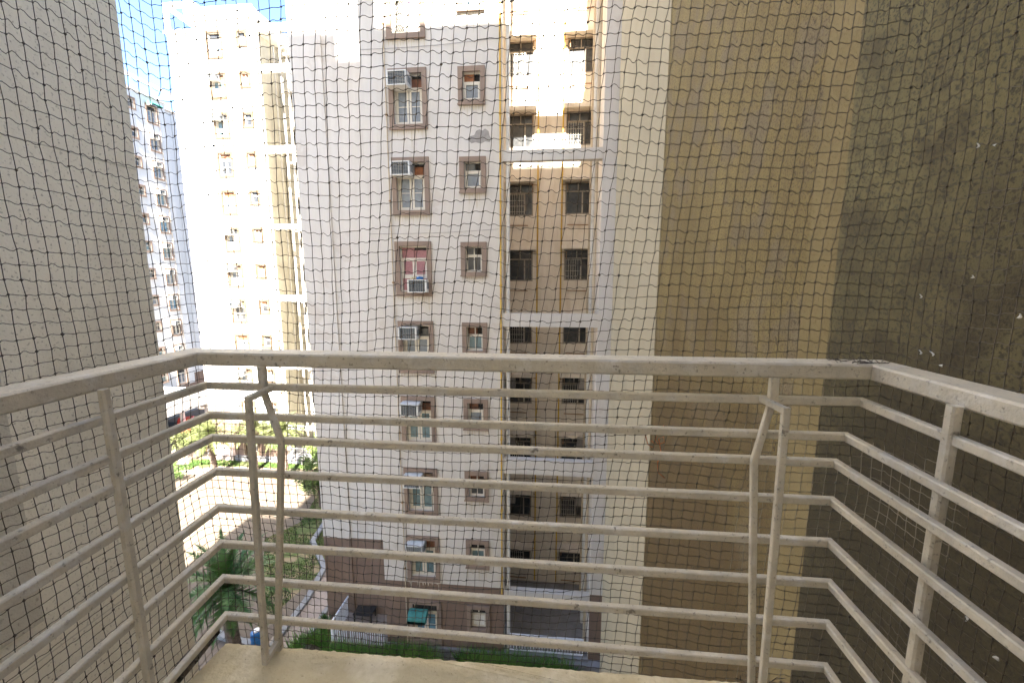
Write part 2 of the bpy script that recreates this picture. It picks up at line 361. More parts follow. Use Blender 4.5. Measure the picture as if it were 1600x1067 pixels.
    # shaft windows with shades
    for k in range(12):
        for j, (x, t) in enumerate(((-1.6, 2.62+3*k), (1.04, 2.66+3*k))):
            o = link('window', SWF, root, (x*sx, 4.35, t-1.45))
            link('pane', SWP, o); link('sunshade', SWS, o)
            if sx > 0 and (k+j) % 2 == 0: link('grille', SWG, o)
            if sx > 0 and k in (1, 2, 3, 4) : 
                d = link('duct_box', BLK, o, ((-.4 if j == 0 else .4), 0, 0))
    # pipes
    def pipe(name, pts, r_, m_, n=8):
        t = MB(sx); t.tube(pts, r_, n); return t.build(name, m_, root, smooth=False)
    def clamps(x, y, m_, zs, r_=.05):
        t = MB(); t.box(-r_, r_, -r_, r_+.03, 0, .06); me = t.mesh('pipe_clamp', m_)
        for z in zs: link('pipe_clamp', me, root, (x*sx, y, z))
    pipe('gas_pipe', [(-1.97,-.07,3.3),(-1.97,-.07,36)], .032, M['yellow'])
    clamps(-1.97, -.07, M['yellow'], [4+3*k for k in range(11)], .045)
    pipe('gas_pipe', [(-.79,4.2,.7),(-.79,4.2,36)], .035, M['yellow']); pipe('gas_pipe', [(.31,4.2,.7),(.31,4.2,36)], .035, M['yellow'])
    for x in (-.79, .31):
        t = MB(sx); t.tube([(0, 0, .3), (.25 if x > 0 else -.25, 0, .32), (.25 if x > 0 else -.25, .02, 0)], .022, 6); me = t.mesh('pipe_branch', M['rust'])
        for k in range(12): link('pipe_branch', me, root, (x*sx, 4.2, 2.2+3*k))
    t = MB(sx); t.tube([(-.48,0,0),(.48,0,-.02)], .025, 6); me = t.mesh('waste_pipe', M['rust'])
    for k in range(12):
        for x in (-1.72, 1.05): link('waste_pipe', me, root, (x*sx, 4.27, .75+3*k))
    pipe('drain_pipe', [(-1.72,.12,.6),(-1.72,.12,36)], .075, M['pvc'], 10)
    pipe('drain_pipe', [(1.52,.8,.6),(1.52,.8,36)], .06, M['beige'], 10); pipe('drain_pipe', [(1.5,1.8,.6),(1.5,1.8,36)], .075, M['pvc'], 10); pipe('drain_pipe', [(1.5,3.2,.6),(1.5,3.2,36)], .05, M['beige'], 8)
    if visible_shaft:
        for x, y, r_, m_ in ((-2.55,3.2,.08,'pvc'),(-1.55,2.6,.09,'pvc'),(-.95,3.9,.06,'pvc'),(-.35,1.6,.09,'pvc')): pipe('drain_pipe', [(x,y,.6),(x,y,36)], r_, M[m_], 8)
    pipe('drain_pipe', [(-6.12,-.05,.6),(-6.12,-.05,36)], .022, M['beige'], 6)
    clamps(-6.12, -.05, M['rust'], [4.1+3*k for k in range(11)], .035)
    # railings on the ground floor
    rl = MB(sx)
    rl.box(-1.66, 1.45, .0, .05, 1.32, 1.39); rl.box(-1.66, 1.45, .0, .05, .62, .66)
    for k in range(26): x = -1.62+k*.121; rl.box(x, x+.02, .014, .034, .66, 1.32)
    rl.build('railing', M['whitemetal'], root)
    rl = MB(sx)
    rl.sweep([(-9.5,1.36,1.4),(-9.5,-.2,1.4),(-7.07,-.2,1.4)], .07, .07)
    for k in range(14): y = -.1+k*.1; rl.box(-9.51, -9.49, y, y+.02, .5, 1.37)
    for k in range(24): x = -9.45+k*.1; rl.box(x, x+.02, -.21, -.19, .5, 1.37)
    rl.box(-9.53,-9.47,-.23,-.17,.5,1.36)
    rl.build('railing', M['whitemetal'], root)
    return tops_w, tops_s, WX, SX_, RX

# ---- the facing block
main = empty('apartment_building', (0, 15.6, 0))
tag(main, 'cream apartment block facing the balcony, with brown window surrounds and a stained pipe shaft', 'building')
tw, ts, WX, SX_, RX = building(main, 1, M['cream'], False, True)
spec_w = {0:('std','glassblue','glassdark'),1:('std','glassteal','board2'),2:('std','glassteal','surround'),3:('std','glassteal','board2'),4:('std','glass','glassdark'),5:('low','pinkcurtain','pinkcurtain'),6:('std','glass','board'),7:('std','glass','board2'),8:('std','glassdark','glassdark')}
spec_s = {0:(1,'acwhite','glassdark'),1:(1,'glassteal','glassdark'),2:(1,'glassdark','board2'),3:(0,'glass','board2'),4:(1,'glassteal','board2'),5:(1,'glassdark','glassdark'),6:(0,'glass','glassdark'),7:(0,'glass','board'),8:(0,'glassblue','glassdark')}
for k in range(12):
    f, p, t = spec_w.get(k, ('std','glass','board2'))
    window(main, 1, WX, 0, tw[k]-WIDE[1], True, f, p, t, 'grille' if k == 8 else None)
    f, p, t = spec_s.get(k, (0,'glass','board2'))
    window(main, 1, SX_, 0, ts[k]-SMALL[1], False, f, p, t)
    if k: window(main, 1, RX[0], 0, ts[k]-SMALL[1], False, f, p, t)
# bare cement patch where the plaster has fallen
cp = MB(); outl = [(-.42,-.12),(-.36,.02),(-.2,.05),(-.12,.2),(.0,.24),(.1,.2),(.2,.26),(.33,.17),(.36,.02),(.42,-.08),(.36,-.2),(.2,-.17),(.05,-.24),(-.15,-.19),(-.3,-.22)]
n = len(outl); cp.add([(x,-.004,z) for x, z in outl]+[(x,.01,z) for x, z in outl], [tuple(range(n))]+[(i,(i+1) % n,(i+1) % n+n,i+n) for i in range(n)])
cp.build('cement_patch', M['cement'], main, (-2.72, 0, 21.3))

rs = random.Random(21)
for k in range(12):
    for cx_, w_, t_, h_ in ((WX, WIDE[0], tw[k], WIDE[1]), (SX_, SMALL[0], ts[k], SMALL[1])):
        if t_-h_ < 3.6: continue
        st_ = MB()
        x = cx_-w_/2+.02
        while x < cx_+w_/2-.03:
            wd = rs.uniform(.02,.10); ln = rs.uniform(.06,.28) if rs.random() < .75 else rs.uniform(.3,.75); zt_ = t_-h_-.012
            dx = rs.uniform(-.01,.01); x2 = min(x+wd, cx_+w_/2)
            st_.add([(x,-.003,zt_),(x2,-.003,zt_),(x+wd*.72+dx,-.003,zt_-ln*.7),(x+wd*.5+dx,-.003,zt_-ln),(x+wd*.3+dx,-.003,zt_-ln*.75)], [(4,3,2,1,0)])
            x += wd+rs.uniform(0,.05)
        st_.build('drip_stain', M['stain'], main)
wr_ = MB()
for z, x0, x1, sg in ((24.35,-7.0,-2.0,.06),(17.95,-7.0,-2.05,.05)):
    wr_.tube([(x0+(x1-x0)*i/12, -.03, z-sg*math.sin(math.pi*i/12)+.12*i/12) for i in range(13)], .008, 5)
    wr_.build('wire', M['cement'], main); wr_ = MB()
# ---- the white tower further off
tower = empty('apartment_tower', (-21.65, 33.4, 0))
tag(tower, 'bright white sunlit apartment tower standing behind and left of the facing block', 'building')
building(tower, 1, M['white'], True, False)
rw = random.Random(11)
for k in range(12):
    window(tower, 1, WX, 0, tw[k]-WIDE[1], True, 'std', rw.choice(['glass','glass','glassteal','glassdark']), rw.choice(['board2','glassdark','board']))
    window(tower, 1, SX_, 0, ts[k]-SMALL[1], False, rw.choice([0,1]), rw.choice(['glass','glassteal','glassdark']), rw.choice(['board','glassdark','board2']))

# ---- the far grey tower turned sideways
far = empty('apartment_tower', (-45.2, 40.3, 0), R(90))
tag(far, 'pale grey shaded apartment tower seen side on at the far left, beyond the white one', 'building')
building(far, -1, M['cream2'], False, False)
for k in range(12):
    window(far, -1, WX, 0, tw[k]-WIDE[1], True, 'std', rw.choice(['glass','glassteal','glassdark','glassblue']), rw.choice(['board2','glassdark']))
    window(far, -1, SX_, 0, ts[k]-SMALL[1], False, rw.choice([0,1]), rw.choice(['glass','glassdark','glassteal']), rw.choice(['glassdark','board2']))

# ------------------------------------------------------------------ air conditioners
def ac_meshes():
    w, h, d = .62, .43, .62
    c = MB(); t = .045
    c.box(-w/2, w/2, 0, d, 0, .03); c.box(-w/2, w/2, 0, d, h-.03, h)
    c.box(-w/2, -w/2+t, 0, d, .03, h-.03); c.box(w/2-t, w/2, 0, d, .03, h-.03); c.box(-w/2+t, w/2-t, .05, d, .03, h-.03)
    g = MB(); g.box(-w/2+t, w/2-t, .03, .05, .03, h-.03)
    f = MB()
    for k in range(1, 9): z = .03+k*(h-.06)/9; f.box(-w/2+t, w/2-t, .018, .03, z, z+.003)
    for k in range(1, 7): x = -w/2+t+k*(w-2*t)/7; f.box(x, x+.003, .012, .018, .03, h-.03)
    s = MB()
    for k in range(6): s.box(w/2, w/2+.004, .1+k*.05, .125+k*.05, .12, h-.1)
    return c.mesh('casing', M['acwhite']), g.mesh('grille', M['acgrille']), f.mesh('guard', M['frame']), s.mesh('side_vent', M['acgrille'])
AC = ac_meshes()
def aircon(loc, rz, label, group, detail=True):
    o = empty('air_conditioner', (loc[0], loc[1], loc[2]-.06), rz); o.scale = (1.17, 1.1, 1.13); tag(o, label, 'air conditioner', group)
    link('casing', AC[0], o); link('grille', AC[1], o)
    if detail: link('guard', AC[2], o); link('side_vent', AC[3], o)
    return o
DESC = {7:'white air conditioner with blue grille in the wide window two above the pink curtain',
        6:'white air conditioner in the wide window directly above the pink curtained one',
        4:'white air conditioner in the wide window just above the top handrail',
        3:'white air conditioner tilted in the wide window framed by the handrail and second bar',
        2:'white air conditioner in the wide window with a tan blind, third row up',
        1:'grey dusty air conditioner in the wide window nearest above the brown base'}
for k in (1,2,3,4,6,7):
    o = aircon((WX-.26, 15.6-.42, tw[k]-HB-.47), 0, DESC[k], 'air conditioners on the facing block')
    if k == 3: o.rotation_euler = (R(3), R(2), 0)
    if k == 4: o.location.y += .15
o = aircon((WX+.22, 15.6-.38, tw[5]-WIDE[1]+.2), 0, 'white air conditioner low in the pink curtained window, with rags on top', 'air conditioners on the facing block')
cl = MB()
for x, z, r_ in ((-.2,.46,.07),(-.08,.49,.08),(.04,.46,.06)): cl.tube([(x-.06,.2,z),(x,.12,z+.02),(x+.05,.25,z-.01)], r_*.6, 7)
rag = cl.build('rag', M['slab'], None, (WX+.2, 15.2, tw[5]-WIDE[1]+.2), smooth=True)
tag(rag, 'crumpled beige rag lying on the low air conditioner in the pink curtained window', 'rag')
cl = MB(); cl.tube([(0,.15,.47),(.1,.1,.49),(.2,.2,.47)], .05, 7)
rag = cl.build('rag', M['blue'], None, (WX+.2, 15.2, tw[5]-WIDE[1]+.2), smooth=True)
tag(rag, 'crumpled blue rag lying on the low air conditioner in the pink curtained window', 'rag')
ORD = ['topmost','second','third','fourth','fifth','sixth','seventh','eighth','ninth','tenth','eleventh','lowest']
for k in (10,9,6,5,4,2):
    aircon((-21.65+WX-.26+(.0 if k != 4 else .1), 33.4-.5, tw[k]-HB-.47), 0, 'small white air conditioner in the %s wide window counted down the sunlit white tower' % ORD[11-k], 'air conditioners on the white tower')
for k in (10,9,8,7,6,5,4,3,2):
    aircon((-45.2+.45, 40.3-WX-.2, tw[k]-HB-.47), R(90), 'tiny white air conditioner in the %s wide window counted down the far grey tower' % ORD[11-k], 'air conditioners on the far grey tower')

# awnings
def awning(loc, rz, label, w=.85, d=.6, h=.5):
    o = empty('awning', loc, rz); tag(o, label, 'awning')
    m = MB(); prof = [(0, h)]+[(-d*math.sin(t), h*math.cos(t)) for t in [i*math.pi/2/7 for i in range(1, 8)]]+[(-d, -.12)]
    for i in range(len(prof)-1):
        (a, b), (c, e) = prof[i], prof[i+1]
        m.quad((-w/2,a,b),(w/2,a,b),(w/2,c,e),(-w/2,c,e)); m.quad((-w/2,a,b-.012),(-w/2,c,e-.012),(w/2,c,e-.012),(w/2,a,b-.012))
    for s_ in (-w/2, w/2): m.add([(s_,0,0)]+[(s_,a,b) for a, b in prof], [tuple(range(len(prof)+1))])
    m.build('canopy', M['green'], o)
    f = MB()
    for s_ in (-w/2+.02, w/2-.02): f.tube([(s_,0,-.1),(s_,-d+.02,-.12)], .015, 5)
    f.build('bracket', M['whitemetal'], o)
awning((WX-.25, 15.52, 2.05), 0, 'green canvas awning over the blue curtained window in the brown base', .8, .42, .26)
awning((-45.05, 40.3-WX, tw[11]-.1), R(90), 'small green awning over the topmost wide window of the far grey tower', 1.3, .7, .3)

# ------------------------------------------------------------------ our own building round the balcony
own = empty('apartment_wing', (0, 0, 0))
tag(own, 'textured cream building enclosing the balcony, grimy brown on the right hand wall', 'building')
# balcony slab with a slightly crumbled edge
def slab_mesh():
    top = []; N_ = 150
    pts = [(-1.14, -.58)]
    for i in range(18): t = i/17; pts.append((-1.135+.05*t + random.uniform(-.004,.004), -.55+1.69*t))
    for i in range(N_+1): t = i/N_; pts.append((-1.08+1.86*t, 1.142+.028*t+random.uniform(-.0015,.0015)+(.003 if random.random() < .1 else 0)))
    for i in range(12): t = i/11; pts.append((.79, 1.16-1.7*t))
    n = len(pts); cx, cy = -.16, .3
    def off(k): return [(cx+(x-cx)*k, cy+(y-cy)*k) for x, y in pts]
    v = [(x, y, 14.86) for x, y in pts]+[(x, y, 14.988) for x, y in pts]+[(x, y, 15.0+random.uniform(-.001,.001)) for x, y in off(.988)]
    f = [tuple(range(n))[::-1]]
    for r_ in (0, 1): f += [(r_*n+i, r_*n+(i+1) % n, (r_+1)*n+(i+1) % n, (r_+1)*n+i) for i in range(n)]
    f.append(tuple(2*n+i for i in range(n)))
    m = MB(); m.add(v, f); return m
sl = slab_mesh().build('balcony_slab', M['slab'], own)
m = MB(); m.box(-3, 1.67, -3, -.6, 0, 18.2); m.build('back_wall', M['white'], own)
m = MB(); m.box(-15.5, -3, 1.93, 2.856, 0, 20.6); m.box(-15.5, -3.002, -3, 1.93, 0, 20.6); m.build('wall', M['lwall'], own)
m = MB(); m.box(-3.002, -2.992, -.45, 1.925, 14.2, 16.2); m.build('rough_patch', M['lrough'], own)
for z in (13.97, 16.985):
    m = MB(); m.box(-3.0, -2.9985, -.45, 2.85, z, z+.008); m.build('plaster_joint', M['lrough'], own)
m = MB(); m.box(-15.5, 12, -14, -3, 0, 40.7); m.build('rear_shadow_mass', M['lwall'], own)  # unseen rear mass, set back and raised for its shadow opposite
m = MB(); m.box(-15.4, -7.24, -9, -3.01, 40.7, 42.7); m.build('parapet_or_shadow_step', M['lwall'], own)  # unseen roof step, height shaped for its shadow edge on the facing block
m = MB(); m.box(-7.24, -5.8, -9, -3.01, 40.7, 41.7); m.build('parapet_or_shadow_step', M['lwall'], own)  # lower unseen step, likewise shaped for the shadow outline
m = MB(); m.box(-5.8, -5.1, -5, -3.01, 40.7, 46); m.build('roof_shadow_block', M['plinth'], own)  # unseen roof column added to cast a narrow shadow strip opposite
m = MB(); m.box(-18.9, -15.5, -14, -3, 0, 23.5); m.build('low_shadow_block', M['lwall'], own)  # unseen lower block added so its shadow stops on the sand
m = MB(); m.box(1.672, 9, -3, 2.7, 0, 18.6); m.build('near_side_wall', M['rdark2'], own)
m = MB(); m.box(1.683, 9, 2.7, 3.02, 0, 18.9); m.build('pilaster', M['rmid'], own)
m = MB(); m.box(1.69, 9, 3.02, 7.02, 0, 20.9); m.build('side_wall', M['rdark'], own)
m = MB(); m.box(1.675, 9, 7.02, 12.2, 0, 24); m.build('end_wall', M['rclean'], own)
m = MB(); m.box(1.675, 9, 11.2, 12.2, 24, 31); m.build('wing_shadow_block', M['rclean'], own)  # unseen tall block added to keep the facing pillar in shadow

# ------------------------------------------------------------------ balcony railing
rail = empty('balcony_railing', (-.13, 1.165, 15.0))
tag(rail, 'cream painted steel balcony railing with eight horizontal bars and a broad top rail', 'railing')
RO = Vector((-.13, 1.165, 15.0))
def loc_(pts): return [tuple(Vector(p)-RO) for p in pts]
def dens(pts, k=10):
    o = []
    for a, b in zip(pts[:-1], pts[1:]):
        a = Vector(a); b = Vector(b)
        n = max(1, int((b-a).length/.1))
        o += [tuple(a.lerp(b, i/n)) for i in range(n)]
    return o+[pts[-1]]
m = MB(); m.sweep(loc_(dens([(-1.03,-.44,15.963),(-1.125,1.19,15.963),(.868,1.19,15.963),(.872,-.44,15.963)])), .083, .041, .005); m.build('top_rail', M['rail'], rail)
BZ = [15.878,15.781,15.706,15.592,15.466,15.340,15.212,15.072]
RX_ = [.822,.795,.775,.778,.785,.798,.806,.815]; LX_ = [-1.078,-1.075,-1.075,-1.075,-1.08,-1.085,-1.09,-1.095]
for z, xr, xl in zip(BZ, RX_, LX_):
    j = [random.uniform(-.003,.003) for _ in range(4)]
    m = MB(); m.sweep(loc_(dens([(-.955+j[0],-.44,z),(xl,1.165,z+j[1]*.5),(xr,1.165,z+j[2]),(.79+j[3],-.44,z)])), .0205, .0215, .003); m.build('bar', M['rail'], rail)
for pts in ([(-1.03,.845,14.99),(-1.042,.845,15.95)], [(.800,.89,14.99),(.812,.90,15.95)]):
    pw = .0195 if pts[0][0] < 0 else .022
    m = MB(); m.sweep(loc_(pts), pw, pw, .004, up=(0,1,0)); m.build('post', M['rail'], rail)
for x in (-.874, .59):
    m = MB(); m.sweep(loc_([(x,1.15,15.86),(x,1.15,15.945)]), .022, .02, .003, up=(0,1,0)); m.build('post', M['rail'], rail)
m = MB(); m.sweep(loc_([(-.885,1.13,14.99),(-.885,1.13,15.05)]), .022, .02, .003, up=(0,1,0)); m.build('post', M['rail'], rail)
# planter brackets welded to the front bars
def bracket(P):
    m = MB()
    for seg, up in P: m.sweep(loc_(seg), .017, .017, .0025, up=up)
    m.build('bracket', M['rail'], rail)
# left: back leg leans out then drops, front leg stands towards the room
bracket([([(-.866,1.14,15.868),(-.816,1.13,15.717),(-.880,1.12,15.03)], (0,1,0)), ([(-.850,1.15,15.877),(-.862,1.07,15.868)], (0,0,1)),
         ([(-.858,1.065,15.876),(-.871,1.05,15.03)], (0,1,0)), ([(-.871,1.055,15.036),(-.880,1.13,15.04)], (0,0,1))])
bracket([([(.582,1.14,15.872),(.547,1.13,15.717),(.591,1.12,15.01)], (0,1,0)), ([(.562,1.15,15.885),(.582,1.07,15.878)], (0,0,1)),
         ([(.580,1.065,15.888),(.582,1.05,15.02)], (0,1,0)), ([(.582,1.055,15.028),(.591,1.13,15.03)], (0,0,1))])
# rotting batten tied under the lowest left bar
m = MB(); pts = dens([(-1.00,.15,15.02),(-1.112,1.13,15.045)])
pts = [(x+random.uniform(-.003,.003), y, z+random.uniform(-.004,.003)) for x, y, z in pts for _ in (0,)]
m.sweep([Vector(p) for p in pts], .036, .016, .003, wob=.35)
tag(m.build('timber_batten', M['wood']), 'dark rotting timber batten under the lowest bar on the left side', 'batten')
# twigs in the right corner
m = MB()
for i in range(26):
    a = Vector((.80+random.uniform(-.05,.09), 1.18+random.uniform(-.03,.03), 15.986)); d = random.uniform(0, 6.3); l = random.uniform(.015,.045)
    m.tube([a, a+Vector((math.cos(d)*l, math.sin(d)*l*.6, random.uniform(0,.006)))], .0013, 4)
tag(m.build('twigs', M['wood']), 'dry twigs caught on the right corner of the top rail', 'twigs', kind='stuff')
m = MB()
for i in range(40):
    a = Vector((random.uniform(.55,.83), 1.15+random.uniform(-.05,.03), 15.003)); d = random.uniform(0, 6.3); l = random.uniform(.01,.05)
    m.tube([a, a+Vector((math.cos(d)*l, math.sin(d)*l*.6, random.uniform(0,.012)))], .0014, 4)
tag(m.build('twigs', M['wood']), 'dry twigs and grit scattered on the right end of the balcony floor', 'twigs', kind='stuff')

# ------------------------------------------------------------------ pigeon net
def net():
    c = .0291
    A = [(-1.085,-.44),(-1.175,1.215),(.925,1.215),(.93,-.44)]
    seglen = [math.dist(A[i], A[i+1]) for i in range(3)]; cum = np.cumsum([0]+seglen)
    S = cum[-1]; nc = int(S/c); zt, zb = 17.86, 14.72; nr = int((zt-zb)/c)
    s = np.linspace(0, S, nc+1)
    z = [zb]
    while z[-1] < zt: z.append(z[-1]+.0288+.0042*min(1, max(0, (z[-1]-15.6)/.8)))
    z = np.array(z)
    SS, ZZ = np.meshgrid(s, z, indexing='ij')
    def smooth_noise(shape, fx, fy, seed):
        r = np.random.default_rng(seed); gx, gy = shape
        cx, cy = int(gx/fx)+3, int(gy/fy)+3; g = r.normal(size=(cx, cy))
        X = np.arange(gx)/fx; Y = np.arange(gy)/fy
        xi = X.astype(int); yi = Y.astype(int); xf = X-xi; yf = Y-yi
        xf = xf*xf*(3-2*xf); yf = yf*yf*(3-2*yf)
        a = g[xi][:, yi]; b = g[xi+1][:, yi]; cc = g[xi][:, yi+1]; d = g[xi+1][:, yi+1]
        return (a*(1-xf)[:, None]+b*xf[:, None])*(1-yf)[None]+(cc*(1-xf)[:, None]+d*xf[:, None])*yf[None]
    sh = SS.shape
    mid = np.exp(-((SS-(cum[1]+1.15))/.95)**2)
    shear = -.04+.155*mid
    s2 = SS+shear*(ZZ-15.9)+smooth_noise(sh, 14, 10, 1)*.007+smooth_noise(sh, 3, 3, 2)*.0016+rng.normal(size=sh)*.0011
    low = 1+.9*np.clip((15.6-ZZ)/.8, 0, 1)
    z2 = ZZ+smooth_noise(sh, 12, 16, 3)*.012+smooth_noise(sh, 4, 5, 4)*.003*low+rng.normal(size=sh)*.0012
    z2 += .012*np.sin((SS-cum[1])*3.1+.4)*np.clip((ZZ-15.8), 0, 1.5)
    bulge = smooth_noise(sh, 16, 14, 5)*.010
    s2 = np.clip(s2, 0, S)
    x = np.empty(sh); y = np.empty(sh)
    AX = np.array([a[0] for a in A]); AY = np.array([a[1] for a in A])
    x = np.interp(s2, cum, AX); y = np.interp(s2, cum, AY)
    # round the corners a little and bulge in and out
    for k, r_ in ((1, .05), (2, .09)):
        d = np.abs(s2-cum[k]); w = np.clip(1-d/r_, 0, 1)**2*.25
        mx = (np.interp(cum[k]-r_, cum, AX)+np.interp(cum[k]+r_, cum, AX))/2; my = (np.interp(cum[k]-r_, cum, AY)+np.interp(cum[k]+r_, cum, AY))/2
        x = x*(1-w)+mx*w; y = y*(1-w)+my*w
    front = (s2 > cum[1]) & (s2 < cum[2])
    y = np.where(front, y+bulge*.7+.01, y); x = np.where(s2 <= cum[1], x-abs(bulge)*.7, np.where(s2 >= cum[2], x+abs(bulge)*.7, x))
    P = np.stack([x, y, z2], -1)
    r = .00102
    V = []; F = []; base = 0
    tri = np.array([[math.cos(t), math.sin(t)] for t in (math.pi/2, math.pi*7/6, math.pi*11/6)])*r
    def strands(pa, pb, nseg, amp, ax):
        nonlocal base
        n = len(pa); ts = np.linspace(0, 1, nseg+1)
        q = pa[:, None]*(1-ts)[None, :, None]+pb[:, None]*ts[None, :, None]      # n,k,3
        off = amp[:, None]*np.sin(2*np.pi*ts)[None]+(amp*.5)[:, None]*np.sin(np.pi*ts)[None]*rng.normal(size=n)[:, None]
        if ax == 'h': q[..., 2] += off
        else:
            q[..., 0] += off
        d = pb-pa; d /= np.linalg.norm(d, axis=1)[:, None]
        if ax == 'h': u = np.tile([0, 0, 1.], (n, 1)); v = np.cross(d, u)
        else: u = np.tile([1., 0, 0], (n, 1)); v = np.cross(d, u)
        ringv = q[:, :, None]+u[:, None, None]*tri[None, None, :, 1:2]+v[:, None, None]*tri[None, None, :, 0:1]
        V.append(ringv.reshape(-1, 3))
        K = nseg+1
        idx = base+np.arange(n)[:, None, None]*K*3+np.arange(nseg)[None, :, None]*3+np.arange(3)[None, None]
        nx = base+np.arange(n)[:, None, None]*K*3+np.arange(nseg)[None, :, None]*3+((np.arange(3)+1) % 3)[None, None]
        F.append(np.stack([idx, nx, nx+3, idx+3], -1).reshape(-1, 4)); base += n*K*3
    pa, pb = P[:-1].reshape(-1, 3), P[1:].reshape(-1, 3)
    hamp = (.0010+.0016*np.clip((pa[:, 2]-15.7)/1.0, 0, 1))*(1+.55*rng.normal(size=len(pa)))
    strands(pa, pb, 5, hamp, 'h')
    pa, pb = P[:, :-1].reshape(-1, 3), P[:, 1:].reshape(-1, 3)
    strands(pa, pb, 2, .0008*rng.normal(size=len(pa)), 'v')
    kv = np.array([[1,0,0],[0,1,0],[-1,0,0],[0,-1,0],[0,0,1],[0,0,-1]])*.0029*np.array([1.0,1.0,1.05])
    kn = P.reshape(-1, 1, 3)+kv[None]*(1+.25*rng.normal(size=(P.shape[0]*P.shape[1], 1, 1)))
    n = len(kn); V.append(kn.reshape(-1, 3))
    tf = np.array([[0,1,4],[1,2,4],[2,3,4],[3,0,4],[1,0,5],[2,1,5],[3,2,5],[0,3,5]])
    T = (base+np.arange(n)[:, None, None]*6+tf[None]).reshape(-1, 3)
    V = np.concatenate(V); Q = np.concatenate(F)
    me = bpy.data.meshes.new('pigeon_net')
    me.vertices.add(len(V)); me.vertices.foreach_set('co', V.astype(np.float32).ravel())
    nl = Q.size+T.size; me.loops.add(nl); me.loops.foreach_set('vertex_index', np.concatenate([Q.ravel(), T.ravel()]).astype(np.int32))
    npoly = len(Q)+len(T); me.polygons.add(npoly)
    st = np.concatenate([np.arange(len(Q))*4, Q.size+np.arange(len(T))*3]); me.polygons.foreach_set('loop_start', st.astype(np.int32))
    me.materials.append(M['net']); me.materials.append(M['palish'])
    cen = np.concatenate([V[Q].mean(1), V[T].mean(1)])
    blot = np.sin(cen[:, 1]*9+cen[:, 2]*5)+np.sin(cen[:, 2]*13-cen[:, 0]*7)+np.sin(cen[:, 0]*17+cen[:, 1]*23)*.6
    palish = (cen[:, 0] > .55) & (cen[:, 2] < 15.97) & (blot > .2)  # blotchy paler patches on the right, below the top rail
    me.polygons.foreach_set('material_index', palish.astype(np.int32)); me.update(calc_edges=True); me.validate()
    return link('pigeon_net', me), P
NET, NP = net()
tag(NET, 'fine dark knotted pigeon net stretched round the outside of the whole balcony railing', 'net')

# things caught in the net
def feather(x, y, z, a, s=1.0, label=''):
    m = MB(); n = 6; L_ = .016*s
    vs = []
    for i in range(n+1):
        t = i/n; w = .004*s*math.sin(math.pi*min(1, t*.85+.12))
        for sgn in (-1, 0, 1):
            u = t*L_; vs.append((.002*math.sin(t*4)+.0025*abs(sgn), sgn*w*math.cos(a)-(u-L_/2)*math.sin(a)+.004*t*t, sgn*w*math.sin(a)+(u-L_/2)*math.cos(a)))
    fs = []
    for i in range(n):
        for j in (0, 1): b = i*3+j; fs.append((b, b+1, b+4, b+3))
    m.add(vs, fs); me = m.mesh('feather', M['feather']); o = link('feather', me, None, (x, y, z))
    sm = o.modifiers.new('thick', 'SOLIDIFY'); sm.thickness = .0006
    tag(o, label, 'feather', 'feathers caught in the net')
for a in [(.925,1.067,16.495,.5,.7,'small white feather caught highest in the right hand net, left one of two'),
          (.925,1.03,16.484,1.9,.55,'tiny white feather caught highest in the right hand net, right one of two'),
          (.925,1.032,16.209,.9,.6,'small white feather in the net midway above the right rail'),
          (.93,1.164,16.161,.3,.65,'pale feather in the net nearest the right corner, well above the rail'),
          (.93,1.142,16.02,.2,.7,'upright white feather just above the right corner of the rail, left of a pair'),
          (.93,1.109,16.022,-.3,.7,'upright white feather just above the right corner of the rail, right of a pair'),
          (.93,1.08,15.998,1.5,.8,'white feather lying flat against the net on the right rail'),
          (.93,.93,16.13,.8,.8,'dusty grey feather furthest right in the net above the side rail'),
          (.93,.86,15.79,.6,1.0,'white feather behind the top bars right of the side post'),
          (.93,.82,15.57,2.2,1.0,'fluffy feather low in the net right of the side post'),
          (.93,1.0,15.72,.9,.9,'pale feather between the upper side bars left of the side post'),
          (.93,.93,15.45,2.4,.8,'small feather low in the net behind the side post'),
          (.93,.86,15.42,1.2,1.1,'curled white feather lowest on the right side net')]:
    feather(*a)
# orange cord hanging in the net
m = MB()
m.tube([(.281,1.235,15.76),(.283,1.24,15.735),(.29,1.238,15.71),(.305,1.24,15.7),(.31,1.24,15.712),(.300,1.238,15.722)], .0014, 6)
m.tube([(.335,1.24,15.77),(.318,1.238,15.75),(.312,1.24,15.725),(.322,1.24,15.71),(.338,1.238,15.718),(.336,1.24,15.735),(.322,1.24,15.728),(.330,1.24,15.69),(.322,1.24,15.65),(.325,1.24,15.62),(.345,1.238,15.605)], .0014, 6)
tag(m.build('cord', M['orange'], smooth=True), 'thin orange cord knotted and dangling in the net right of centre', 'cord')

# ------------------------------------------------------------------ ground
def sheet(name, pts, z, m_, kind='structure'):
    m = MB(); m.add([(x, y, z) for x, y in pts], [tuple(range(len(pts)))])
    return tag(m.build(name, m_), kind=kind)
sheet('ground', [(-400,-300),(400,-300),(400,500),(-400,500)], 0, M['sand'])
LAWN = [(-13.3,15.6),(-15.9,19.6),(-18.0,22.6),(-16.9,24.6),(-17.6,27.6),(-20.3,30.8),(-14.6,33.0),(-11.2,32.0),(-12.0,24.0),(-13.3,17.8)]
sheet('lawn', LAWN, .006, M['lawn'])
LAWN2 = [(-31.5,31.0),(-29.5,32.1),(-17.2,32.3),(-17.2,33.0),(-31.0,33.2),(-36,32.5),(-35.5,30.0),(-33.2,29.2)]
sheet('lawn', LAWN2, .006, M['lawn'])
sheet('path', [(-33.5,30.0),(-24,31.0),(-18.5,31.2),(-18.5,31.7),(-24,31.9),(-29,32.0),(-31.2,31.0),(-34,34),(-40,37),(-40,35)], .010, M['paving'])
